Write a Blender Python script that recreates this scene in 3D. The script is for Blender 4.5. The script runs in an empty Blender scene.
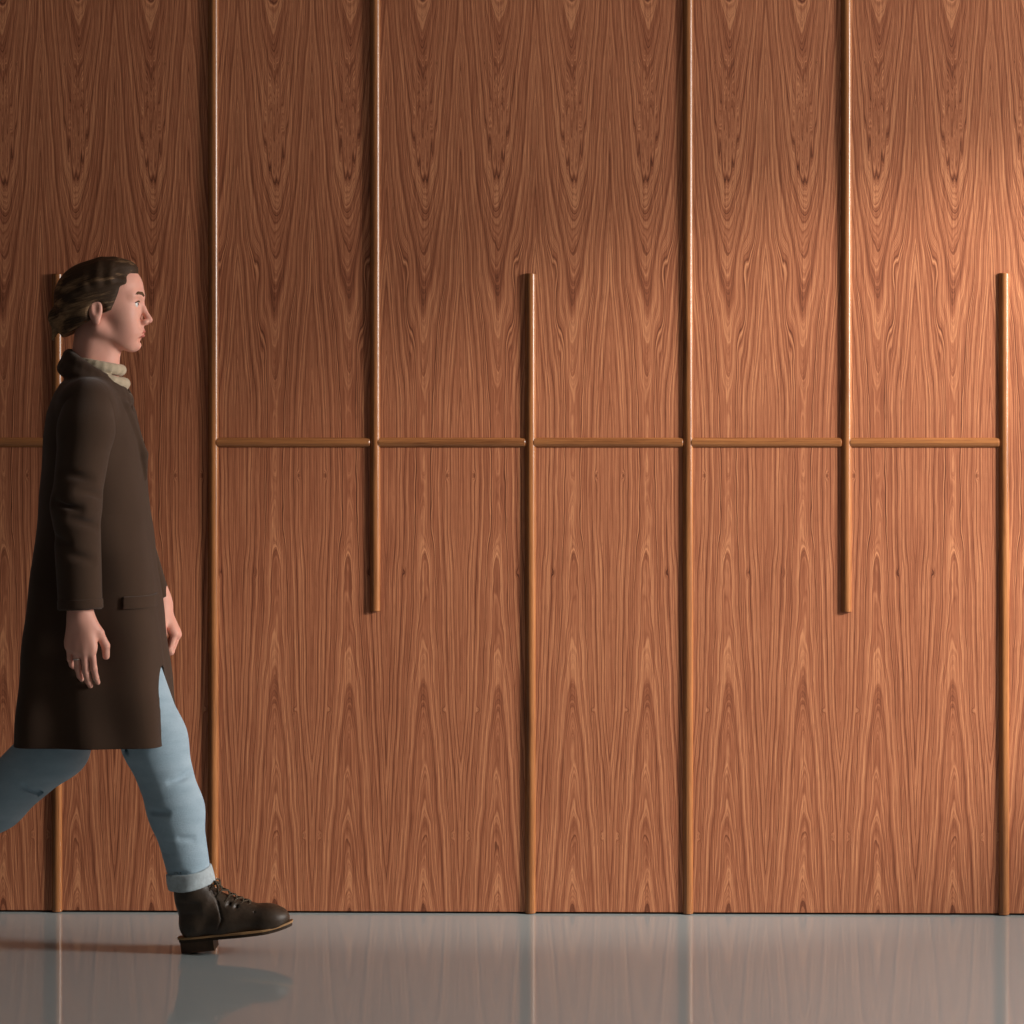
import bpy, bmesh, math, random
import numpy as np
from mathutils import Vector, Matrix
random.seed(7)
SC = bpy.context.scene
COL = SC.collection
R = math.radians

# ------------------------------------------------------------------ camera model
F = 2720.0; HOR = 407.0; TH = R(1.0); HC = 1.3045; D = 7.0
CAM = Vector((D*math.tan(TH), -D, HC))
FW = Vector((-math.sin(TH), math.cos(TH), 0)); RT = Vector((math.cos(TH), math.sin(TH), 0))
def at(px, py, Y=0.0):
    """the point of the vertical plane y=Y that the photo shows at (px,py)"""
    d = FW + RT*((px-512)/F) + Vector((0, 0, 1))*((HOR-py)/F)
    return CAM + d*((Y-CAM.y)/d.y)

# ------------------------------------------------------------------ helpers
def tag(o, label=None, cat=None, group=None, kind=None):
    if label: o['label'] = label
    if cat: o['category'] = cat
    if group: o['group'] = group
    if kind: o['kind'] = kind
    return o
def link(name, me, mat=None, parent=None):
    o = bpy.data.objects.new(name, me); COL.objects.link(o)
    if mat: me.materials.append(mat)
    if parent: o.parent = parent
    return o
def bm_obj(name, bm, mat=None, parent=None, smooth=False):
    bmesh.ops.recalc_face_normals(bm, faces=bm.faces)
    me = bpy.data.meshes.new(name); bm.to_mesh(me); bm.free()
    if smooth:
        for p in me.polygons: p.use_smooth = True
    return link(name, me, mat, parent)
def add_box(bm, x0, x1, y0, y1, z0, z1, bev=0.0):
    v = [bm.verts.new((x, y, z)) for x in (x0, x1) for y in (y0, y1) for z in (z0, z1)]
    fs = [bm.faces.new([v[i] for i in q]) for q in ((0,1,3,2),(4,6,7,5),(0,4,5,1),(2,3,7,6),(0,2,6,4),(1,5,7,3))]
    if bev:
        es = list({e for f in fs for e in f.edges})
        bmesh.ops.bevel(bm, geom=es, offset=bev, segments=2, affect='EDGES')
def tube(bm, pts, rad, n=8, closed=False):
    pts = [Vector(p) for p in pts]; rings = []
    for i, p in enumerate(pts):
        a = pts[i-1] if (i or closed) else p
        b = pts[(i+1) % len(pts)] if (i < len(pts)-1 or closed) else p
        t = (b-a).normalized()
        s = t.cross(Vector((.13, .2, .97))).normalized(); u = t.cross(s)
        r = rad[i] if isinstance(rad, (list, tuple)) else rad
        rings.append([bm.verts.new(p + (s*math.cos(k*math.tau/n)+u*math.sin(k*math.tau/n))*r) for k in range(n)])
    m = len(rings)
    for i in range(m if closed else m-1):
        A, B = rings[i], rings[(i+1) % m]
        for k in range(n): bm.faces.new((A[k], A[(k+1) % n], B[(k+1) % n], B[k]))
    if not closed: bm.faces.new(rings[0]); bm.faces.new(rings[-1])

# ------------------------------------------------------------------ node helpers
class NT:
    def __init__(s, name):
        s.m = bpy.data.materials.new(name); s.m.use_nodes = True
        s.t = s.m.node_tree; s.b = s.t.nodes['Principled BSDF']
    def n(s, typ, **kw):
        nd = s.t.nodes.new(typ)
        for k, v in kw.items(): setattr(nd, k, v)
        return nd
    def put(s, v, sock):
        if isinstance(v, (int, float)): sock.default_value = v
        elif isinstance(v, (tuple, list)): sock.default_value = tuple(v) + ((1,) if len(v) == 3 and len(sock.default_value) == 4 else ())
        else: s.t.links.new(v, sock)
    def ma(s, op, a, b=None, c=None, clamp=False):
        nd = s.n('ShaderNodeMath', operation=op, use_clamp=clamp)
        s.put(a, nd.inputs[0])
        if b is not None: s.put(b, nd.inputs[1])
        if c is not None: s.put(c, nd.inputs[2])
        return nd.outputs[0]
    def add(s, *a):
        r = a[0]
        for x in a[1:]: r = s.ma('ADD', r, x)
        return r
    def mul(s, *a):
        r = a[0]
        for x in a[1:]: r = s.ma('MULTIPLY', r, x)
        return r
    def xyz(s, a, b, c):
        nd = s.n('ShaderNodeCombineXYZ')
        for i, v in enumerate((a, b, c)): s.put(v, nd.inputs[i])
        return nd.outputs[0]
    def noise(s, vec, scale=1.0, detail=2.0, rough=.5, dim='3D', w=None, dist=0.0):
        nd = s.n('ShaderNodeTexNoise', noise_dimensions=dim)
        if vec is not None: s.put(vec, nd.inputs['Vector'])
        if w is not None: s.put(w, nd.inputs['W'])
        nd.inputs['Scale'].default_value = scale; nd.inputs['Detail'].default_value = detail
        nd.inputs['Roughness'].default_value = rough; nd.inputs['Distortion'].default_value = dist
        return nd.outputs[0]
    def mix(s, f, a, b, mode='MIX'):
        nd = s.n('ShaderNodeMix', data_type='RGBA', blend_type=mode)
        s.put(f, nd.inputs[0]); s.put(a, nd.inputs[6]); s.put(b, nd.inputs[7])
        return nd.outputs[2]
    def rng(s, v, a, b, c=0.0, d=1.0):
        nd = s.n('ShaderNodeMapRange', clamp=True)
        s.put(v, nd.inputs[0])
        for i, q in enumerate((a, b, c, d)): s.put(q, nd.inputs[i+1])
        return nd.outputs[0]
    def obj(s):
        tc = s.n('ShaderNodeTexCoord'); sp = s.n('ShaderNodeSeparateXYZ')
        s.t.links.new(tc.outputs['Object'], sp.inputs[0])
        return tc.outputs['Object'], sp.outputs[0], sp.outputs[1], sp.outputs[2]
    def bump(s, h, strength, dist):
        nd = s.n('ShaderNodeBump'); nd.inputs['Strength'].default_value = strength
        nd.inputs['Distance'].default_value = dist
        s.t.links.new(h, nd.inputs['Height']); s.t.links.new(nd.outputs[0], s.b.inputs['Normal'])
    def fin(s, col, rough=.5, spec=.5, **kw):
        s.put(col, s.b.inputs['Base Color']); s.put(rough, s.b.inputs['Roughness'])
        s.put(spec, s.b.inputs['Specular IOR Level'])
        for k, v in kw.items(): s.put(v, s.b.inputs[k])
        return s.m
def simple(name, col, rough=.6, spec=.3, var=.12, scale=40, bump=0.0, **kw):
    k = NT(name); o, x, y, z = k.obj()
    n = k.noise(o, scale, 3, .6)
    c2 = tuple(c*(1-2*var) for c in col); c3 = tuple(min(1, c*(1+2*var)) for c in col)
    c = k.mix(n, c2, c3)
    if bump: k.bump(n, .5, bump)
    return k.fin(c, rough, spec, **kw)

# ------------------------------------------------------------------ walnut veneer: bookmatched leaves
LEAF = 0.1918
def veneer():
    k = NT('walnut_veneer'); o, x, y, z = k.obj()
    u = k.ma('PINGPONG', x, LEAF)
    # every leaf is the same flitch, sliced a hair deeper: slow drift with x
    leafdrift = k.noise(None, 3.0, 0, .5, '1D', w=x)
    c = k.ma('MULTIPLY_ADD', u, 2/LEAF, -1.0)
    wob = k.noise(k.xyz(k.mul(u, 2.0), 0.0, k.mul(z, 2.6)), 1, 2, .5)
    c = k.add(c, k.mul(k.ma('SUBTRACT', wob, .5), .26))
    up = k.ma('POWER', k.ma('MAXIMUM', k.ma('SUBTRACT', z, 1.30), 0.0), 1.12)
    dn = k.ma('POWER', k.ma('MAXIMUM', k.ma('SUBTRACT', .98, z), 0.0), 1.15)
    h = k.add(k.mul(up, -10.5), k.mul(dn, -6.5))
    prof = k.mul(k.ma('POWER', k.add(k.mul(c, c), .004), .74), 9.5)
    warp = k.noise(k.xyz(k.mul(u, 11.0), 3.3, k.mul(z, 3.0)), 1, 2, .5)
    zig = k.noise(k.xyz(k.mul(u, 60.0), 9.1, k.mul(z, 13.0)), 1, 1, .5)
    def gauss(uc, zc, su, sz):
        a = k.mul(k.ma('SUBTRACT', u, uc), 1/su); b = k.mul(k.ma('SUBTRACT', z, zc), 1/sz)
        return k.ma('EXPONENT', k.mul(k.add(k.mul(a, a), k.mul(b, b)), -1.0))
    zz_ = k.ma('SINE', k.add(k.mul(u, 470.0), k.mul(zig, 5.0)))
    Fd = k.add(prof, h, k.mul(warp, 2.6), k.mul(zig, .5), k.mul(leafdrift, .5),
               k.mul(zz_, gauss(.096, 2.03, .024, .12), .42))
    dots = None
    for uc, zc, su, sz, A, dk in ((.134, 1.665, .015, .070, 1.4, 0), (.120, 1.47, .013, .080, 1.1, 0.0),
                              (.023, .200, .0055, .012, 1.6, .35), (.036, 1.128, .004, .010, 1.3, .30),
                              (.046, .525, .006, .008, 1.0, .35), (.144, .878, .005, .012, .6, .15),
                              (.062, 2.19, .0035, .006, .5, .6)):
        g = gauss(uc, zc, su, sz)
        Fd = k.add(Fd, k.mul(g, A))
        if dk:
            g2 = k.mul(gauss(uc, zc, su*.45, sz*.7), dk)
            dots = g2 if dots is None else k.add(dots, g2)
    # growth rings as tone along the field
    ring = k.noise(None, 1.05, 2, .6, '1D', w=Fd)
    ring2 = k.noise(None, 5.2, 2, .6, '1D', w=Fd)
    line = k.ma('POWER', k.ma('FRACT', k.mul(Fd, .74)), 5.0)
    fine = k.noise(k.xyz(k.mul(Fd, 9.0), 0.0, k.mul(z, 1.6)), 1, 2, .6)
    strk = k.noise(k.xyz(k.mul(x, 420.0), 2.0, k.mul(z, 4.0)), 1, 3, .7)
    pore = k.noise(k.xyz(k.mul(x, 950.0), 5.0, k.mul(z, 30.0)), 1, 1, .5)
    lite = k.noise(k.xyz(k.mul(Fd, 4.1), 7.0, k.mul(z, .8)), 1, 1, .5)
    broad = k.noise(k.xyz(k.mul(x, 2.2), 1.0, k.mul(z, .5)), 1, 2, .5)
    dark = k.add(k.mul(k.rng(ring, .66, .34), .42), k.mul(line, .30), k.mul(k.rng(ring2, .40, .70), .34),
                 k.mul(k.rng(fine, .38, .66), .24), k.mul(k.rng(strk, .36, .68), .50), k.mul(k.rng(broad, .3, .7), .10),
                 k.mul(k.rng(lite, .60, .72), -.30))
    dark = k.add(dark, -.34)
    col = k.n('ShaderNodeValToRGB'); r = col.color_ramp
    r.elements[0].position = 0; r.elements[0].color = (.70, .305, .150, 1)
    r.elements[1].position = 1; r.elements[1].color = (.110, .029, .014, 1)
    e = r.elements.new(.42); e.color = (.41, .138, .067, 1)
    k.t.links.new(dark, col.inputs[0])
    cc = k.mix(k.mul(k.rng(pore, .60, .74), .55), col.outputs[0], (.17, .058, .028))
    cc = k.mix(dots, cc, (.06, .018, .008))
    k.bump(k.add(k.mul(strk, .6), k.mul(pore, .5)), .25, .0004)
    return k.fin(cc, .46, .32)
def rodwood():
    k = NT('walnut_rod_wood'); o, x, y, z = k.obj()
    oi = k.n('ShaderNodeObjectInfo'); rv = k.mul(oi.outputs['Random'], 37.0)
    a = k.noise(k.xyz(k.add(k.mul(x, 160.0), rv), k.mul(y, 160.0), k.mul(z, 3.0)), 1, 3, .6)
    b = k.noise(k.xyz(k.mul(x, 700.0), k.add(k.mul(y, 700.0), rv), k.mul(z, 22.0)), 1, 2, .6)
    kn = k.noise(k.xyz(k.mul(x, 30.0), k.mul(y, 30.0), k.add(k.mul(z, 2.6), rv)), 1, 3, .6)
    d = k.add(k.mul(k.rng(a, .32, .68), .55), k.mul(k.rng(b, .4, .7), .28), k.mul(k.rng(kn, .5, .72), .35))
    c = k.mix(d, (.46, .185, .064), (.14, .047, .017))
    k.bump(b, .15, .0003)
    return k.fin(c, .24, .5)
def floor_mat():
    k = NT('polished_grey_resin'); o, x, y, z = k.obj()
    n = k.noise(o, 1.3, 4, .6); n2 = k.noise(o, 260, 2, .5)
    c = k.mix(n, (.345, .40, .415), (.375, .43, .445))
    c = k.mix(k.mul(n2, .25), c, (.43, .48, .49))
    return k.fin(c, k.rng(n, .3, .7, .04, .07), .32)
M = dict(
    veneer=veneer(), rod=rodwood(), floor=floor_mat(),
    plaster=simple('warm_grey_plaster', (.42, .40, .37), .9, .2, .03, 6),
    core=simple('dark_wall_core', (.03, .022, .018), .9, .1),
    frame=simple('dark_window_frame', (.06, .055, .05), .4, .4),
)

# ------------------------------------------------------------------ setting
XL, XR, ZT, YB = -3.4, 4.9, 3.10, -8.2
bm = bmesh.new(); add_box(bm, XL, XR+.2, YB, .15, -.12, 0)
fl = tag(bm_obj('floor', bm, M['floor']), kind='structure')
bm = bmesh.new(); add_box(bm, XL, XR+.2, .019, .15, 0, ZT)
wb = tag(bm_obj('wall_back', bm, M['core']), kind='structure')
bm = bmesh.new(); add_box(bm, XL, XR+.2, YB, .15, ZT, ZT+.12)
tag(bm_obj('ceiling', bm, M['plaster']), kind='structure')
# right wall with the window the daylight comes through
WY0, WY1, WZ0, WZ1 = -2.0, -1.15, 1.2, 3.0
bm = bmesh.new()
add_box(bm, XR, XR+.2, YB, WY0, 0, ZT); add_box(bm, XR, XR+.2, WY1, .019, 0, ZT)
add_box(bm, XR, XR+.2, WY0, WY1, 0, WZ0); add_box(bm, XR, XR+.2, WY0, WY1, WZ1, ZT)
tag(bm_obj('wall_right', bm, M['plaster']), kind='structure')
bm = bmesh.new()
for a in ((WY0, WY0+.05, WZ0, WZ1), (WY1-.05, WY1, WZ0, WZ1), (WY0+.05, WY1-.05, WZ0, WZ0+.05), (WY0+.05, WY1-.05, WZ1-.05, WZ1)):
    add_box(bm, XR+.06, XR+.12, *a)
tag(bm_obj('window_1', bm, M['frame']), kind='structure')

# veneer panels, 1.217 m wide, hung on the back wall
j0, j1 = at(214, 442).x, at(688.5, 442).x
PW = j1-j0
axes = {0: at(312, 442).x, 1: at(840.5, 442).x, -1: at(40.5, 442).x}
for i in range(-2, 4):
    x0 = j0+PW*i; x1 = x0+PW
    x1 = min(x1, XR-.002)
    x0 = max(x0, XL)
    if i in axes: ax = axes[i]
    else: ax = x0 + LEAF*(.4 + .7*(i % 2))
    bm = bmesh.new(); add_box(bm, x0-ax+.0008, x1-ax-.0008, 0, .019, .005, ZT-.002, .0008)
    p = bm_obj('veneer_panel', bm, M['veneer'], wb); p.location = (ax, 0, 0)

# half-round rods
RR = .0139; RC = .0036
def rod_mesh(L, r=RR):
    bm = bmesh.new(); n = 28; prof = []
    for q in range(n+1):
        a0 = math.asin(RC/r); a = a0 + (math.pi-2*a0)*q/n
        prof.append((r*math.cos(a), min(0, RC - r*math.sin(a))))
    rings = []
    for z, s in ((0, .88), (.0015, 1), (L-.0015, 1), (L, .88)):
        rings.append([bm.verts.new((px*s, py*s if py < -.001 else py, z)) for px, py in prof])
    for A, B in zip(rings, rings[1:]):
        for q in range(len(A)):
            w = (q+1) % len(A); bm.faces.new((A[q], A[w], B[w], B[q]))
    bm.faces.new(rings[0]); bm.faces.new(rings[-1])
    bm.edges.ensure_lookup_table()
    for e in bm.edges:
        if all(v.co.y > -1e-5 for v in e.verts) or abs(e.verts[0].co.z-e.verts[1].co.z) < 1e-6: e.smooth = False
    return bm
TOPZ = ZT-.004
zt = at(512, 273.5).z; zb = at(512, 611.5).z; zh = at(512, 442.5).z
VR = [  # centre px, z0, z1, name, label
 (57.0, .0015, zt, 'short rod standing on the floor behind the walking person, its top at head height'),
 (213.2, .0015, TOPZ, 'full-height wooden rod just ahead of the walking person, behind the front boot'),
 (375.0, zb, TOPZ, 'hanging wooden rod ending in mid wall, the one nearer the walking person'),
 (530.4, .0015, zt, 'wooden rod rising from the floor to a cut top near the middle of the wall'),
 (688.0, .0015, TOPZ, 'full-height wooden rod on the bright half of the wall, running unbroken from floor to top'),
 (846.4, zb, TOPZ, 'hanging wooden rod ending in mid wall, the one in the brightest light'),
 (1004.0, .0015, zt, 'rightmost rod, rising from the floor and stopping at the height of the cut tops'),
]
vx = []
for px, z0, z1, lab in VR:
    x = at(px, 442).x * 1.0
    o = bm_obj('vertical_rod', rod_mesh(z1-z0), M['rod'], smooth=True); o.location = (x, 0, z0)
    tag(o, lab, 'wooden rod', 'vertical walnut rods on the panelled wall'); vx.append(x)
HRR = [
 (vx[0]-2*(vx[2]-vx[1])/2*1.0-.0, vx[0], 'horizontal rod at the far left edge, passing behind the walking person\'s back'),
 (vx[1], vx[2], 'horizontal rod nearest in front of the person, leaving the full-height rod by the boot'),
 (vx[2], vx[3], 'horizontal rod reaching from the left hanging rod to the middle floor-standing rod'),
 (vx[3], vx[4], 'horizontal rod reaching from the middle floor-standing rod to the bright full-height rod'),
 (vx[4], vx[5], 'horizontal rod reaching from the bright full-height rod to the right hanging rod'),
 (vx[5], vx[6], 'rightmost horizontal rod, ending at the rod by the right edge of the picture'),
]
for a, b, lab in HRR:
    a2, b2 = a+RR*.55, b-RR*.95
    o = bm_obj('horizontal_rod', rod_mesh(b2-a2, .0132), M['rod'], smooth=True)
    o.rotation_euler = (0, R(90), 0); o.location = (a2, 0, zh)
    tag(o, lab, 'wooden rod', 'horizontal walnut rods across the panelled wall')

# ------------------------------------------------------------------ distance-field modelling
class Field:
    def __init__(s, lo, hi, h):
        s.lo = np.array(lo, float); s.h = h
        n = np.ceil((np.array(hi)-s.lo)/h).astype(int)+1
        s.n = n; s.D = np.full(n, .08, np.float32)
        s.ax = [(s.lo[i]+np.arange(n[i])*h).astype(np.float32) for i in range(3)]
    def op(s, fn, lo, hi, k=.01, mode='add', pad=None):
        pad = (k*1.2+.02) if pad is None else pad
        sl = []
        for i in range(3):
            a = int(max(0, math.floor((lo[i]-pad-s.lo[i])/s.h))); b = int(min(s.n[i], math.ceil((hi[i]+pad-s.lo[i])/s.h)+1))
            if b <= a: return
            sl.append(slice(a, b))
        X = s.ax[0][sl[0]][:, None, None]; Y = s.ax[1][sl[1]][None, :, None]; Z = s.ax[2][sl[2]][None, None, :]
        d = fn(X, Y, Z).astype(np.float32); A = s.D[tuple(sl)]; d = np.broadcast_to(d, A.shape)
        if mode == 'add':
            hh = np.maximum(k-np.abs(A-d), 0)/k; s.D[tuple(sl)] = np.minimum(A, d)-hh*hh*k*.25
        else:
            d = -d; hh = np.maximum(k-np.abs(A-d), 0)/k; s.D[tuple(sl)] = np.maximum(A, d)+hh*hh*k*.25
    def cone(s, a, b, r1, r2, k=.01, mode='add', sy=1.0):
        a = np.array(a, float); b = np.array(b, float); ba = b-a; L = max(1e-9, float(ba@ba)); rm = max(r1, r2)
        def fn(X, Y, Z):
            px, py, pz = X-a[0], Y-a[1], Z-a[2]
            t = np.clip((px*ba[0]+py*ba[1]+pz*ba[2])/L, 0, 1)
            return np.sqrt((px-t*ba[0])**2+((py-t*ba[1])/sy)**2+(pz-t*ba[2])**2)-(r1+(r2-r1)*t)
        rr = rm*max(1, sy)
        s.op(fn, np.minimum(a, b)-rr, np.maximum(a, b)+rr, k, mode)
    def ell(s, c, r, k=.01, mode='add', rot=None):
        c = np.array(c, float); r = np.array(r, float); rm = r.max()
        Mx = np.array(rot) if rot is not None else np.eye(3)
        def fn(X, Y, Z):
            p = (X-c[0], Y-c[1], Z-c[2])
            q = [p[0]*Mx[0, i]+p[1]*Mx[1, i]+p[2]*Mx[2, i] for i in range(3)]
            k0 = np.sqrt(sum((q[i]/r[i])**2 for i in range(3))); k1 = np.sqrt(sum((q[i]/r[i]**2)**2 for i in range(3)))+1e-6
            return k0*(k0-1)/k1
        s.op(fn, c-rm, c+rm, k, mode)
    def chain(s, pts, rad, k=.01, mode='add', sy=1.0):
        for a, b, r1, r2 in zip(pts, pts[1:], rad, rad[1:]): s.cone(a, b, r1, r2, k, mode, sy)
    def mesh(s, name):
        Dd = s.D
        Dd[0] = Dd[-1] = .05; Dd[:, 0] = Dd[:, -1] = .05; Dd[:, :, 0] = Dd[:, :, -1] = .05
        S = Dd < 0
        nx, ny, nz = [q-1 for q in S.shape]
        off = [(i, j, l) for i in (0, 1) for j in (0, 1) for l in (0, 1)]
        anyv = np.zeros((nx, ny, nz), bool); allv = np.ones((nx, ny, nz), bool)
        for i, j, l in off:
            q = S[i:i+nx, j:j+ny, l:l+nz]; anyv |= q; allv &= q
        idx = np.argwhere(anyv & ~allv)
        V = np.stack([Dd[idx[:, 0]+i, idx[:, 1]+j, idx[:, 2]+l] for i, j, l in off], 1).astype(np.float64)
        acc = np.zeros((len(idx), 3)); cnt = np.zeros(len(idx))
        for a in range(8):
            for b in range(a+1, 8):
                oa, ob = np.array(off[a]), np.array(off[b])
                if abs(oa-ob).sum() != 1: continue
                m = (V[:, a] < 0) != (V[:, b] < 0)
                den = np.where(m, V[:, a]-V[:, b], 1); t = V[:, a]/den
                p = oa[None]+(ob-oa)[None]*t[:, None]
                acc[m] += p[m]; cnt[m] += 1
        P = (idx+acc/cnt[:, None])*s.h+s.lo
        imap = np.full((nx, ny, nz), -1, np.int32); imap[idx[:, 0], idx[:, 1], idx[:, 2]] = np.arange(len(idx))
        faces = []
        for ax in range(3):
            o = [0, 0, 0]; o[ax] = 1
            A = S[:S.shape[0]-o[0], :S.shape[1]-o[1], :S.shape[2]-o[2]]; B = S[o[0]:, o[1]:, o[2]:]
            g = np.argwhere(A != B); sg = A[g[:, 0], g[:, 1], g[:, 2]]
            u, v = (ax+1) % 3, (ax+2) % 3; q = []
            for du, dv in ((0, 0), (-1, 0), (-1, -1), (0, -1)):
                c = g.copy(); c[:, u] += du; c[:, v] += dv; q.append(imap[c[:, 0], c[:, 1], c[:, 2]])
            q = np.stack(q, 1); q[~sg] = q[~sg][:, ::-1]; faces.append(q)
        Fc = np.concatenate(faces)
        me = bpy.data.meshes.new(name)
        me.vertices.add(len(P)); me.vertices.foreach_set('co', P.astype(np.float32).ravel())
        me.loops.add(len(Fc)*4); me.loops.foreach_set('vertex_index', Fc.astype(np.int32).ravel())
        me.polygons.add(len(Fc)); me.polygons.foreach_set('loop_start', np.arange(0, len(Fc)*4, 4, dtype=np.int32))
        me.polygons.foreach_set('use_smooth', np.ones(len(Fc), bool))
        me.update(calc_edges=True); me.validate()
        return me

# ------------------------------------------------------------------ the walking person
YM = -.455                     # body midline; near side is towards the camera (-y)
YN, YF = YM-.055, YM+.055      # hips / feet
def P(px, py, Y=YM):
    v = at(px, py, Y); return np.array((v.x, v.y, v.z))
def skin():
    k = NT('skin'); o, x, y, z = k.obj()
    n = k.noise(o, 22, 3, .55); n2 = k.noise(o, 150, 2, .5)
    c = k.mix(n, (.72, .33, .25), (.85, .48, .37)); c = k.mix(k.mul(n2, .25), c, (.74, .31, .24))
    return k.fin(c, .5, .35, **{'Subsurface Weight': .12, 'Subsurface Radius': (.01, .004, .002), 'Subsurface Scale': .6})
def hairmat():
    k = NT('hair'); o, x, y, z = k.obj()
    # strands swept back and slightly down
    a = k.add(z, k.mul(x, -.28))
    s = k.noise(k.xyz(k.mul(x, 14.0), k.mul(y, 50.0), k.mul(a, 230.0)), 1, 4, .7)
    s2 = k.noise(k.xyz(k.mul(x, 4.0), k.mul(y, 24.0), k.mul(a, 40.0)), 1, 2, .5)
    d = k.add(k.mul(k.rng(s, .35, .7), .45), k.mul(k.rng(s2, .45, .62), .5), k.mul(k.rng(z, 1.54, 1.64), -.45), .1)
    c = k.mix(k.rng(d, .25, .95), (.050, .027, .014), (.44, .26, .135))
    k.bump(s, .7, .003)
    return k.fin(c, .6, .22)
def cloth(name, c1, c2, sx=900, rough=.9, low=4.0, bump=.0012):
    k = NT(name); o, x, y, z = k.obj()
    w = k.noise(o, sx, 2, .6); l = k.noise(k.xyz(k.mul(x, low*2), k.mul(y, low*2), k.mul(z, low)), 1, 3, .6)
    c = k.mix(k.add(k.mul(w, .5), k.mul(l, .5)), c1, c2)
    k.bump(w, .4, bump)
    return k.fin(c, rough, .15, **{'Sheen Weight': .15})
def denim():
    k = NT('light_denim'); o, x, y, z = k.obj()
    t = k.noise(k.xyz(k.mul(k.add(x, z), 900.0), k.mul(y, 900.0), k.mul(k.ma('SUBTRACT', z, x), 160.0)), 1, 2, .6)
    f = k.noise(k.xyz(k.mul(x, 9.0), k.mul(y, 9.0), k.mul(z, 30.0)), 1, 3, .6)
    c = k.mix(k.add(k.mul(t, .45), k.mul(f, .55)), (.20, .33, .44), (.62, .78, .88))
    k.bump(k.add(t, k.mul(f, 2.0)), .5, .003)
    return k.fin(c, .85, .2)
def leather():
    k = NT('dark_brown_leather'); o, x, y, z = k.obj()
    n = k.noise(o, 35, 4, .65); g = k.noise(o, 500, 2, .5)
    c = k.mix(n, (.018, .012, .008), (.085, .055, .034))
    k.bump(k.add(n, k.mul(g, .3)), .4, .004)
    return k.fin(c, k.rng(n, .3, .7, .32, .55), .45)
M.update(skin=skin(), hair=hairmat(), denim=denim(), leather=leather(),
    coat=cloth('brown_wool_coat', (.034, .018, .011), (.086, .049, .030)),
    knit=cloth('beige_knit', (.38, .30, .20), (.62, .52, .38), 420, .9, 30, .003),
    sole=simple('dark_rubber_sole', (.045, .026, .014), .6, .3),
    heel=simple('stacked_heel', (.07, .035, .016), .5, .4, .3, 60),
    welt=simple('tan_welt', (.42, .24, .11), .6, .3),
    lace=simple('dark_lace', (.10, .075, .05), .8, .2),
    lips=simple('lips', (.55, .17, .14), .4, .4), brow=simple('eyebrow_hair', (.12, .065, .035), .8, .2),
    eyew=simple('eye_white', (.75, .72, .68), .15, .6, .02), iris=simple('iris', (.05, .07, .08), .1, .7),
    silver=simple('silver_ring', (.85, .84, .80), .2, .5, .02, Metallic=1.0))

HO = P(105.5, 306.5)      # eye-level centre of the head
def hp(x, y, z):          # head-local point, chin a touch forward
    a = R(-2); return HO + np.array((x*math.cos(a)+z*math.sin(a), y, -x*math.sin(a)+z*math.cos(a)))
lo = (P(-80, 500)[0]-.06, YM-.27, .0); hi = (P(190, 500)[0]+.04, YM+.26, 1.70)
body = Field(lo, hi, .0027)
B = body
# head
B.ell(hp(-.012, 0, .032), (.094, .072, .083), .02)
B.ell(hp(.030, 0, -.015), (.055, .056, .074), .03)
B.ell(hp(.045, 0, .045), (.042, .055, .045), .03)
B.cone(hp(.068, 0, -.093), hp(.060, 0, -.086), .016, .019, .016)
for s in (-1, 1):
    B.cone(hp(-.012, s*.050, -.050), hp(.054, s*.014, -.094), .018, .015, .02)
    B.ell(hp(.052, s*.034, -.028), (.026, .022, .030), .025)
    B.ell(hp(.050, s*.026, -.064), (.030, .020, .030), .02)
    B.cone(hp(.080, s*.012, .020), hp(.070, s*.040, .022), .010, .009, .016)
    B.ell(hp(-.012, s*.074, -.010), (.017, .009, .030), .006)
    B.ell(hp(-.009, s*.084, -.006), (.009, .006, .017), .004, 'sub')
    B.ell(hp(-.010, s*.076, -.036), (.009, .006, .010), .005)
    B.ell(hp(.094, s*.032, .003), (.015, .017, .011), .012, 'sub')
    B.ell(hp(.0705, s*.031, .002), (.0125, .0125, .0125), .005)
    B.cone(hp(.081, s*.022, .0085), hp(.074, s*.041, .006), .0035, .003, .004)
B.chain([hp(.084, 0, .012), hp(.091, 0, -.010), hp(.1045, 0, -.036)], [.007, .0065, .0085], .008)
for s in (-1, 1): B.ell(hp(.094, s*.011, -.041), (.010, .007, .007), .006)
B.ell(hp(.078, 0, -.066), (.014, .026, .018), .014)
B.ell(hp(.0850, 0, -.0635), (.0080, .021, .0052), .004)
B.ell(hp(.0835, 0, -.0730), (.0080, .018, .0056), .004)
B.ell(hp(.0955, 0, -.0683), (.011, .022, .0012), .002, 'sub')
B.ell(hp(.086, 0, -.083), (.010, .020, .006), .010, 'sub')
# neck and trunk
nb = P(88, 395)
B.cone(hp(-.026, 0, -.055), nb, .048, .054, .02)
B.cone(hp(.000, 0, -.070), nb+np.array((.030, 0, .0)), .036, .040, .015)
ch = P(93, 440); wa = P(95, 520); pe = P(95, 580)
B.ell(ch, (.100, .150, .14), .05); B.ell(wa, (.088, .125, .13), .05); B.ell(pe, (.105, .150, .11), .05)
# arms
SN, SFr = P(88, 400, YM-.165), P(90, 400, YM+.165)
EN, WN = P(76, 505, YM-.222), P(80, 608, YM-.232)
EF, WF = P(122, 500, YM+.205), P(159, 598, YM+.185)
for a, e, w in ((SN, EN, WN), (SFr, EF, WF)):
    B.cone(nb+np.array((.0, (a[1]-YM)*.3, -.02)), a-np.array((0, 0, .012)), .038, .038, .03)
    B.chain([a-np.array((0, 0, .012)), e, w], [.038, .036, .026], .02)
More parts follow.
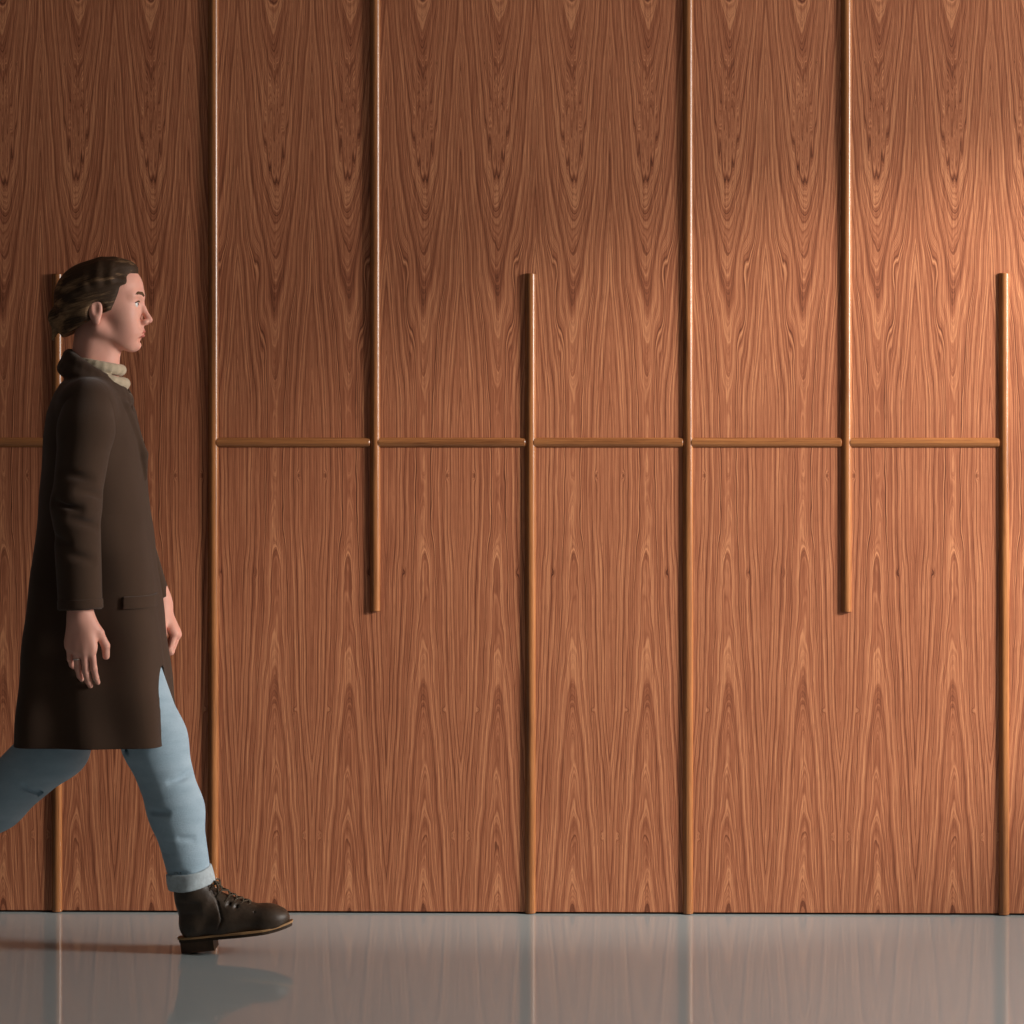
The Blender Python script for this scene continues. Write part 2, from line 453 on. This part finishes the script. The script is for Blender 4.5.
# hands
def unit(v): v = np.array(v, float); return v/np.linalg.norm(v)
nails = []; ringat = []
def hand(Fd, w, d, n, t, curls, sc=1.0, thumb_in=.35):
    """w wrist, d towards the fingers, n out of the palm, t towards the thumb"""
    d = unit(d); t = unit(np.array(t)-d*np.dot(t, d)); n = unit(np.array(n)-d*np.dot(n, d)-t*np.dot(n, t))
    spec = [(.027, .088, (.042, .025, .019), .0085), (.009, .092, (.046, .029, .020), .0088),
            (-.010, .087, (.042, .027, .019), .0084), (-.028, .077, (.033, .020, .017), .0074)]
    Fd.cone(w-d*.03, w+d*.01, .025, .026, .02)
    for (o, L, seg, r), cu in zip(spec, curls):
        base = w+(t*o*.55+d*.012)*sc; kn = w+(t*o+d*L+n*(-.004 if abs(o) < .02 else 0.0))*sc
        Fd.cone(base, kn, .0135*sc, .0108*sc, .014)
        Fd.cone(w+(t*o*.5+d*.02+n*.008)*sc, kn-d*.012*sc+n*.006, .012*sc, .009*sc, .014)
        p = kn; ang = cu[0]; sp = o*1.6
        for q, s in enumerate(seg):
            dr = unit(d*math.cos(ang)+n*math.sin(ang)+t*sp*(1 if q == 0 else .6))
            p2 = p+dr*s*sc
            Fd.cone(p, p2, r*sc*(1-.09*q), r*sc*(.93-.10*q), .0035)
            if q == 0 and abs(o+.010) < .002: ringat.append((p+dr*s*.45*sc, dr, r*sc*.95, n))
            if q == 2: nails.append((p2-dr*.004*sc, dr, unit(-d*(-math.sin(ang))-n*math.cos(ang)), r*sc*.8))
            p = p2; ang += cu[1] if q == 0 else cu[2]
    # thumb leaves the side of the palm near its base
    a = w+(t*.016+d*.012+n*.006)*sc; b = w+(t*.040+d*.048+n*.016)*sc; c = b+(t*.012+d*.030+n*.010)*sc; e = c+(d*.026+n*.010-t*.002)*sc
    Fd.chain([a, b], [.015*sc, .0125*sc], .014); Fd.chain([b, c, e], [.0112*sc, .010*sc, .0085*sc], .004)
hand(B, WN+np.array((.0, 0, -.012)), (.02, .00, -1), (.10, .98, 0), (1, -.12, 0),
     [(.15, .35, .30), (.20, .40, .32), (.26, .42, .34), (.32, .45, .36)], 1.0)
hand(B, WF+np.array((.004, 0, -.012)), (.50, -.10, -1), (-.80, .10, -.62), (.15, -.95, -.05),
     [(.75, .80, .5), (.80, .85, .5), (.85, .9, .5), (.9, .95, .5)], .98)
# legs inside the jeans
HN, HF = P(94, 590, YN), P(94, 590, YF)
KN, AN = P(153, 740, YN), P(190, 893, YN)
KF, AF = P(58, 742, YF), P(-66, 858, YF)
B.chain([HN, KN], [.070, .050], .03); B.chain([HF, KF], [.078, .052], .03)
# feet inside the boots
# the two boots' frames: local x towards the toe, z up
def place(origin, pitch):      # pitch > 0 lifts the toe
    return Matrix.Translation(Vector(origin)) @ Matrix.Rotation(-pitch, 4, 'Y')
hb = P(179.5, 950, YN)
BOOT_N = place((hb[0]+.003, YN, .0125), R(7))
toe = P(-24, 940, YF); a2 = R(-52); L = .262
BOOT_F = place((toe[0]-L*math.cos(a2)-.012, YF, -(L*math.sin(a2))+.012-.018), a2)
for mw, kn in ((BOOT_N, KN), (BOOT_F, KF)):
    q = [np.array(mw @ Vector(v)) for v in ((.046, 0, .165), (.056, 0, .070), (.160, 0, .048))]
    B.chain([kn]+q, [.050, .028, .026, .020], .02)
me = B.mesh('person'); person = link('person', me, M['skin'])
tag(person, 'person in dark brown coat, light jeans and brown boots striding along the panelled wall', 'person')
del B, body

# eyes, lips, brows as small parts of the head
def sph(name, c, r, mat, parent, seg=20, rot=None):
    bm = bmesh.new(); bmesh.ops.create_uvsphere(bm, u_segments=seg, v_segments=seg//2, radius=1)
    for v in bm.verts: v.co = Vector((v.co.x*r[0], v.co.y*r[1], v.co.z*r[2])) + Vector(c)
    return bm_obj(name, bm, mat, parent, True)
for s in (-1, 1):
    e = sph('eye', hp(.0725, s*.031, .0015), (.0122, .0122, .0115), M['eyew'], person)
    sph('iris', hp(.0805, s*.0315, .0018), (.0052, .0052, .0052), M['iris'], e)
    bm = bmesh.new(); tube(bm, [hp(.0945, s*.012, .022), hp(.0915, s*.022, .0275), hp(.0855, s*.036, .0285), hp(.0765, s*.048, .0235)], [.0034, .0044, .0040, .0022], 6)
    bm_obj('eyebrow', bm, M['brow'], person, True)
    bm = bmesh.new(); tube(bm, [hp(.0862, s*.021, .0070), hp(.0862, s*.031, .0090), hp(.079, s*.043, .0045)], [.0012, .0018, .0010], 6)
    bm_obj('eyelashes', bm, M['brow'], person, True)
g = Field(hp(.06, -.04, -.09), hp(.12, .04, -.05), .0012)
g.ell(hp(.0860, 0, -.0635), (.0082, .020, .0050), .002); g.ell(hp(.0845, 0, -.0730), (.0082, .017, .0054), .002)
g.ell(hp(.0965, 0, -.0683), (.011, .022, .0010), .001, 'sub')
link('lips', g.mesh('lips'), M['lips'], person)
# ring on the near hand
c, dr, r, n = ringat[0]
u1 = unit(np.cross(dr, n)); u2 = np.cross(dr, u1)
bm = bmesh.new(); tube(bm, [c+(u1*math.cos(a)+u2*math.sin(a))*(r+.0008) for a in np.linspace(0, math.tau, 25)[:-1]], .0016, 8, True)
bm_obj('finger_ring', bm, M['silver'], person, True)

# hair, swept back to a small knot at the nape
g = Field(hp(-.17, -.10, -.14), hp(.13, .10, .15), .0026)
g.ell(hp(-.016, 0, .030), (.104, .083, .083), .01)
g.ell(hp(-.040, 0, -.015), (.078, .079, .085), .03)
g.cone(hp(-.070, 0, -.050), hp(-.075, 0, -.085), .040, .020, .03)
g.ell(hp(.030, 0, .090), (.050, .050, .024), .03)          # lifted front
g.ell(hp(-.112, 0, -.022), (.028, .030, .026), .010)
for s in (-1, 1): g.ell(hp(-.006, s*.084, -.022), (.024, .022, .030), .008, 'sub')
g.cone(hp(-.120, 0, -.03), hp(-.128, -.006, -.075), .012, .004, .012)
def hairline(X, Y, Z):      # skin side of a slanted, curved hairline
    px, py, pz = X-HO[0], Y-HO[1], Z-HO[2]
    edge = .030+.42*(pz)+ .30*np.maximum(pz-.055, 0)*6*.5 - .9*np.maximum(-.012-pz, 0)**.8
    return -(px-edge-.0)*.8 + 0*py
g.op(hairline, hp(-.2, -.12, -.2), hp(.2, .12, .2), .008, 'sub')
rng = np.random.RandomState(3)
for q in range(16):          # combed strands over the cap
    a = rng.uniform(-1.2, 1.2); y0 = .080*math.sin(a); z0 = .036+.089*math.cos(a)
    a2 = a*1.05
    pts = []
    for t in np.linspace(0, 1, 6):
        x = .055-.150*t; rr = math.sqrt(max(.03, 1-((x+.016)/.106)**2))
        pts.append(hp(x, .084*math.sin(a2)*rr, .030+.085*math.cos(a2)*rr-.05*t*t))
    g.chain(pts, [.002, .004, .005, .005, .005, .003], .014)
hair = link('hair', g.mesh('hair'), M['hair'], person)

# neck scarf / high collar of the knit
g = Field(P(70, 430)+np.array((0, -.12, 0)), P(140, 345)+np.array((.02, .12, .02)), .0025)
def ringtube(Fd, c, rx, ry, r, tilt, k=.006, n=20, m='add'):
    pts = [c+np.array((rx*math.cos(a), ry*math.sin(a), tilt*math.cos(a))) for a in np.linspace(0, math.tau, n+1)]
    for a, b in zip(pts, pts[1:]): Fd.cone(a, b, r, r, k, m)
ringtube(g, P(100, 366), .050, .056, .0125, -.010)
ringtube(g, P(102, 378), .054, .060, .0130, -.014)
ringtube(g, P(103, 391), .057, .066, .0135, -.018)
g.cone(P(108, 392), P(122, 420), .036, .022, .02)
link('sweater_collar', g.mesh('sweater_collar'), M['knit'], person)

# coat
zs = []; tb = [  # py, back px, front px, half width y
 (376, 70, 110, .070), (384, 62, 118, .125), (395, 56, 127, .165), (412, 50, 134, .182), (440, 46, 141, .180), (480, 43, 146, .172), (520, 40, 150, .168),
 (560, 37, 154, .168), (600, 33, 158, .176), (650, 29, 163, .184), (700, 26, 168, .190), (745, 23, 174, .196)]
zz = np.array([P(100, r[0])[2] for r in tb])[::-1]
xc = np.array([(P(r[1], 500)[0]+P(r[2], 500)[0])/2 for r in tb])[::-1]
rx = np.array([(P(r[2], 500)[0]-P(r[1], 500)[0])/2 for r in tb])[::-1]
ry = np.array([r[3] for r in tb])[::-1]
HEM = P(100, 740)[2]
def coatfn(shrink, fold=1.0):
    def fn(X, Y, Z):
        z = Z.ravel(); C = np.interp(z, zz, xc)[None, None, :]; A = np.interp(z, zz, rx)[None, None, :]-shrink; Bq = np.interp(z, zz, ry)[None, None, :]-shrink
        dx, dy = X-C, Y-YM; an = np.arctan2(dy/Bq, dx/A)
        low = np.clip((1.05-Z)/.55, 0, 1)
        f = 1+fold*low*(.030*np.sin(5*an+1.2+Z*3)+.018*np.sin(9*an+Z*5+.4)) + fold*.008*np.sin(3*an+Z*38)
        p = 2.3+4.6*low
        q = (np.abs(dx/(A*f))**p+np.abs(dy/(Bq*f))**p)**(1/p)
        return (q-1)*np.minimum(A, Bq)
    return fn
g = Field((P(5, 500)[0], YM-.30, HEM-.03), (P(190, 500)[0], YM+.29, P(100, 345)[2]), .0032)
big = 9.0
g.op(coatfn(0), g.lo+.01, g.lo+g.n*g.h-.01, .01, pad=0)
g.D[:, :, g.ax[2] > zz[-1]-.004] = np.maximum(g.D[:, :, g.ax[2] > zz[-1]-.004], .03)
for sd in (-1, 1):
    g.cone(P(90, 396, YM+sd*.05), P(88, 404, YM+sd*.14), .048, .054, .03)
    g.cone(P(88, 404, YM+sd*.14), P(90, 450, YM+sd*.13), .054, .05, .03)
# collar standing round the neck, high behind, low in front, and the lapels
for dz, rr in ((0, .0135), (.016, .0115), (-.016, .015)):
    cc = P(95.5, 378)+np.array((0, 0, dz)); ringtube(g, cc, .068+(-dz*.35), .074+(-dz*.5), rr, -.040, .012, 24)
for s in (-1, 1):
    g.chain([P(100, 384, YM+s*.072), P(122, 410, YM+s*.052), P(141, 455, YM+s*.020), P(145, 478, YM+s*.008)], [.014, .022, .017, .006], .006)
# neck opening
g.cone(P(96, 340), P(104, 392), .055, .048, .008, 'sub')
g.cone(P(112, 372), P(127, 408), .030, .012, .008, 'sub')
# hollow skirt
sk = coatfn(.008)
g.op(lambda X, Y, Z: np.maximum(sk(X, Y, Z), Z-.92), g.lo+.01, np.array((g.lo[0]+g.n[0]*g.h, g.lo[1]+g.n[1]*g.h, .93)), .004, 'sub', pad=0)
g.chain([P(118, 640, YN), P(155, 742, YN), P(160, 770, YN)], [.078, .077, .076], .004, 'sub')
g.D[:, :, g.ax[2] < HEM] = .03
coat = link('coat', g.mesh('coat'), M['coat'], person)
CN = P(80.5, 610, YM-.232); CF = P(154, 602, YM+.186)
def endcut(g, c, d, r, bore):
    def fn(X, Y, Z):
        s = (X-c[0])*d[0]+(Y-c[1])*d[1]+(Z-c[2])*d[2]
        return np.maximum(-s, np.sqrt((X-c[0])**2+(Y-c[1])**2+(Z-c[2])**2)-r*1.9)
    g.op(fn, c-r*2, c+r*2, .002, 'sub', pad=.005); g.cone(c-d*.06, c+d*.03, bore, bore, .003, 'sub')
for pts, rad, c in (([P(88, 404, YM-.145), P(86, 430, YM-.180), P(76, 505, YM-.222), CN], [.060, .064, .056, .051], CN),
                    ([P(92, 404, YM+.145), P(98, 430, YM+.180), P(122, 505, YM+.205), CF], [.058, .056, .050, .043], CF)):
    q = np.array(pts); g = Field(q.min(0)-.09, q.max(0)+.09, .003)
    g.chain(pts, rad, .02)
    d = unit(c-pts[2])
    for t, a0 in ((.30, 0), (.42, .8), (.50, -.3), (.58, .5), (.66, -.9), (.74, .2)):    # creases about the elbow
        tt = t*2; p = pts[1]*(1-min(1, tt))+pts[2]*min(1, tt) if tt < 1 else pts[2]*(2-tt)+pts[3]*(tt-1)
        sd = -1 if c is CN else 1; r = .066 if tt < 1 else .060
        e0 = p+np.array((math.sin(a0-.5)*r, sd*math.cos(a0-.5)*r, .006)); e1 = p+np.array((math.sin(a0+.6)*r, sd*math.cos(a0+.6)*r, -.008))
        g.cone(e0, e1, .003, .002, .022, 'sub')
    endcut(g, c, d, rad[-1], rad[-1]-.006)
    link('sleeve', g.mesh('sleeve'), M['coat'], coat)
# pocket flap and buttons
bm = bmesh.new(); pr = []
g = Field(P(112, 612)+np.array((0, -.30, 0)), P(165, 580)+np.array((0, 0, 0)), .0025)
cf = coatfn(-.006)
pA, pB = P(134, 600, YM)[0], P(160, 600, YM)[0]; pz0, pz1 = P(100, 604)[2], P(100, 592)[2]
g.op(lambda X, Y, Z: np.maximum(np.maximum(cf(X, Y, Z), -coatfn(.004)(X, Y, Z)), np.maximum(np.abs(X-(pA+pB)/2)-(pB-pA)/2, np.abs(Z-(pz0+pz1)/2)-(pz1-pz0)/2)) + 0.0*(Y), g.lo, np.array((g.lo[0]+g.n[0]*g.h, YM-.02, g.lo[2]+g.n[2]*g.h)), .003, pad=0)
link('pocket_flap', g.mesh('pocket_flap'), M['coat'], coat)
bm.free()
g = Field(CN+np.array((-.08, -.08, -.01)), CN+np.array((.08, .08, .05)), .002)
dN = unit(CN-P(76, 505, YM-.222))
g.cone(CN-dN*.030, CN-dN*.028, .0535, .0535, .002); g.D[:] = g.D
def band(X, Y, Z):
    s = (X-CN[0])*dN[0]+(Y-CN[1])*dN[1]+(Z-CN[2])*dN[2]
    rad = np.sqrt((X-CN[0]-dN[0]*s)**2+(Y-CN[1]-dN[1]*s)**2+(Z-CN[2]-dN[2]*s)**2)
    return np.maximum(np.abs(rad-.0505)-.0028, np.abs(s+.014)-.011)
g.D[:] = .05; g.op(band, g.lo, g.lo+g.n*g.h, .002, pad=0)
link('sleeve_cuff', g.mesh('sleeve_cuff'), M['coat'], coat)

# jeans
g = Field((P(-75, 500)[0], YM-.21, .06), (P(222, 500)[0], YM+.21, .95), .003)
KNj, ANj = P(154, 740, YN), P(190, 876, YN); AFj = P(-60, 846, YF)
g.ell(P(96, 575), (.115, .165, .11), .03)
g.chain([HN, KNj, P(176, 810, YN), ANj], [.090, .074, .062, .050], .03)
g.chain([HF, P(56, 746, YF), P(-4, 801, YF), AFj], [.090, .077, .067, .050], .03)
rs = np.random.RandomState(5)
for q in range(15):         # creases round both shins
    t = rs.uniform(.05, 1); c = KNj*(1-t)+ANj*t; a = rs.uniform(0, 6.28); r = .080*(1-t)+.054*t
    o = np.array((math.cos(a)*r, math.sin(a)*r, .004)); a2 = a+rs.uniform(.5, .9); o2 = np.array((math.cos(a2)*r, math.sin(a2)*r, rs.uniform(-.02, .02)))
    g.cone(c+o, c+o2, .004, .003, .012, 'sub')
    c = P(56, 746, YF)*(1-t)+AFj*t; n_ = unit(np.cross(AFj-KF, (0, 1, 0)))
    g.cone(c+n_*math.cos(a)*r+np.array((0, math.sin(a)*r, 0)), c+n_*math.cos(a2)*r+np.array((0, math.sin(a2)*r, .01)), .004, .003, .012, 'sub')
dj = unit(ANj-P(176, 810, YN)); dk = unit(AFj-P(-4, 801, YF))
endcut(g, ANj, dj, .05, .043); endcut(g, AFj, dk, .05, .043)
jeans = link('jeans', g.mesh('jeans'), M['denim'], person)
M['cuff'] = simple('pale_denim_inside', (.50, .58, .62), .9, .15, .15, 90, .002)
for c, d in ((ANj, dj), (AFj, dk)):
    g = Field(c-.085, c+.085, .0025)
    def cuff(X, Y, Z, c=c, d=d):
        s = (X-c[0])*d[0]+(Y-c[1])*d[1]+(Z-c[2])*d[2]
        rad = np.sqrt((X-c[0]-d[0]*s)**2+(Y-c[1]-d[1]*s)**2+(Z-c[2]-d[2]*s)**2)
        an = np.arctan2(Y-c[1], X-c[0])
        return np.maximum(np.abs(rad-.0515-.0015*np.sin(4*an+s*80))-.0045, np.abs(s-.006+.003*np.sin(2*an+1))-.020)
    g.op(cuff, g.lo, g.lo+g.n*g.h, .002, pad=0)
    o = link('turned_up_cuff', g.mesh('turned_up_cuff'), M['cuff'], jeans)

# boots: built flat in a local frame (heel back at x=0, sole at z=0, toe towards +x), then placed
def make_boot(mw, shaft_tilt=0.0):
    h = .0024; st = shaft_tilt
    g = Field((-.03, -.062, .005), (.30, .062, .215), h)
    top = np.array((.055+st, 0, .178))
    g.cone((.046, 0, .062), (.050+st*.4, 0, .115), .040, .041, .02, sy=.86)
    g.cone((.050+st*.4, 0, .115), top, .041, .046, .02, sy=.95)
    g.cone((.040, 0, .045), (.120, 0, .046), .034, .036, .02)
    g.cone((.078, 0, .098), (.165, 0, .060), .035, .030, .03)
    g.cone((.110, 0, .044), (.205, 0, .042), .035, .037, .02, sy=1.15)
    g.ell((.222, 0, .042), (.046, .043, .032), .02)
    for x, z in ((.140, .104), (.157, .096)):
        g.cone((x-.01, -.03, z-.012), (x+.01, .03, z-.012), .002, .002, .010, 'sub')
    # toe cap seam, quarter seam, ankle creases
    for s in (-1, 1):
        g.chain([(.195, s*.045, .03), (.190, s*.030, .066), (.187, 0, .077)], [.0015]*3, .004, 'sub')
        g.chain([(.09, s*.046, .025), (.112, s*.040, .06), (.105, s*.030, .10), (.100+st, s*.02, .15)], [.0016]*4, .004, 'sub')
        for zc in (.085, .098, .108): g.cone((.012, s*.036, zc), (.06, s*.042, zc-.006), .003, .002, .01, 'sub')
    g.cone(top+np.array((0, 0, -.05)), top+np.array((0, 0, .06)), .036, .040, .003, 'sub')
    g.D[:, :, g.ax[2] < .021] = .03
    g.D[:, :, g.ax[2] > .196] = .03
    up = g.mesh('boot')
    def outline(off):
        pts = []
        for t in np.linspace(0, math.tau, 48, endpoint=False):
            c, s = math.cos(t), math.sin(t); x = .135+(.136+off)*c
            wd = np.interp(x, [-.01, .03, .09, .15, .21, .272], [.030, .034, .032, .043, .047, .034])+off
            pts.append((x, wd*math.copysign(abs(s)**.62, s)))
        return pts
    def slab(name, off, z0, z1, mat, par, x1=9, rocker=True):
        bm = bmesh.new(); ol = outline(off); A = []
        if x1 < 9: ol = [(min(x, x1), y) for x, y in ol]
        for z in (z0, z1):
            A.append([bm.verts.new((x, y, z+(max(0, x-.20)**2*1.6 if rocker else 0))) for x, y in ol])
        n = len(ol)
        for q in range(n): bm.faces.new((A[0][q], A[0][(q+1) % n], A[1][(q+1) % n], A[1][q]))
        bm.faces.new(A[0][::-1]); bm.faces.new(A[1]); bmesh.ops.remove_doubles(bm, verts=bm.verts, dist=1e-5)
        o = bm_obj(name, bm, mat, par); return o
    boot = link('boot', up, M['leather'], person)
    slab('sole', .001, .013, .021, M['sole'], boot)
    slab('welt', .004, .0205, .0250, M['welt'], boot)
    slab('heel', -.001, -.012, .0135, M['heel'], boot, x1=.085, rocker=False)
    bm = bmesh.new()
    ey = [(.180, .088), (.165, .095), (.150, .103), (.135, .113), (.122+st*.4, .127), (.110+st*.7, .143), (.103+st, .158)]
    for q, (x, z) in enumerate(ey):
        for s in (-1, 1):
            x2, z2 = ey[min(q+1, len(ey)-1)]
            tube(bm, [(x-.014, s*.026, z-.013), (x-.001, s*.012, z-.001), ((x+x2)/2+.003, -s*.002, (z+z2)/2+.002), (x2-.001, -s*.012, z2-.001), (x2-.014, -s*.026, z2-.013)], .0022, 6)
    for s in (-1, 1):
        pts = [(.108+st, 0, .150)]+[(.108+st+.010*math.sin(t*1.0)+.006*t/3, s*(.006+.020*math.sin(t)), .150-.012*t*.9+.010*math.sin(t)) for t in np.linspace(.3, 3.1, 8)]
        tube(bm, pts, .002, 6); tube(bm, [(.108+st, 0, .150), (.118+st, s*.016, .142), (.122+st, s*.026, .122)], .002, 6)
    bm_obj('laces', bm, M['lace'], boot, True)
    bm = bmesh.new(); add_box(bm, .000+st*.8, .004+st*.8, -.009, .009, .150, .205, .001); bm_obj('pull_tab', bm, M['leather'], boot)
    boot.matrix_world = mw
    return boot
make_boot(BOOT_N, -.012)
make_boot(BOOT_F, .004)

# ------------------------------------------------------------------ light
def area(name, loc, size, sy, power, col, rot, spread=180):
    l = bpy.data.lights.new(name, 'AREA'); l.shape = 'RECTANGLE'; l.size = size; l.size_y = sy; l.energy = power; l.color = col; l.spread = R(spread)
    o = bpy.data.objects.new(name, l); COL.objects.link(o); o.location = loc; o.rotation_euler = rot; return o
area('window_daylight', (XR+.16, (WY0+WY1)/2, (WZ0+WZ1)/2), WZ1-WZ0-.1, WY1-WY0-.1, 265, (1, .95, .90), (0, R(90), 0))
l = bpy.data.lights.new('added_beam_spot', 'SPOT'); l.energy = 1080; l.color = (1, .93, .84); l.spot_size = R(26); l.spot_blend = .68; l.shadow_soft_size = .10  # added spot, no real fitting, for the soft-edged bright patch on the wall
o = bpy.data.objects.new('added_beam_spot', l); COL.objects.link(o); o.location = (4.6, -1.95, 2.75)
o.rotation_euler = (Vector((1.0, 0, 1.02))-o.location).to_track_quat('-Z', 'Y').to_euler()
w = bpy.data.worlds.new('world'); SC.world = w; w.use_nodes = True
w.node_tree.nodes['Background'].inputs[0].default_value = (1, .95, .9, 1); w.node_tree.nodes['Background'].inputs[1].default_value = .045

# ------------------------------------------------------------------ camera
cd = bpy.data.cameras.new('camera'); cam = bpy.data.objects.new('camera', cd); COL.objects.link(cam)
cd.sensor_width = 36; cd.lens = F/1024*36; cd.shift_y = -(512-HOR)/1024
cam.location = CAM; cam.rotation_euler = (R(90), 0, TH)
SC.camera = cam
vs = SC.view_settings; vs.view_transform = 'Standard'; vs.look = 'None'; vs.exposure = 0; vs.gamma = 1; vs.use_curve_mapping = False
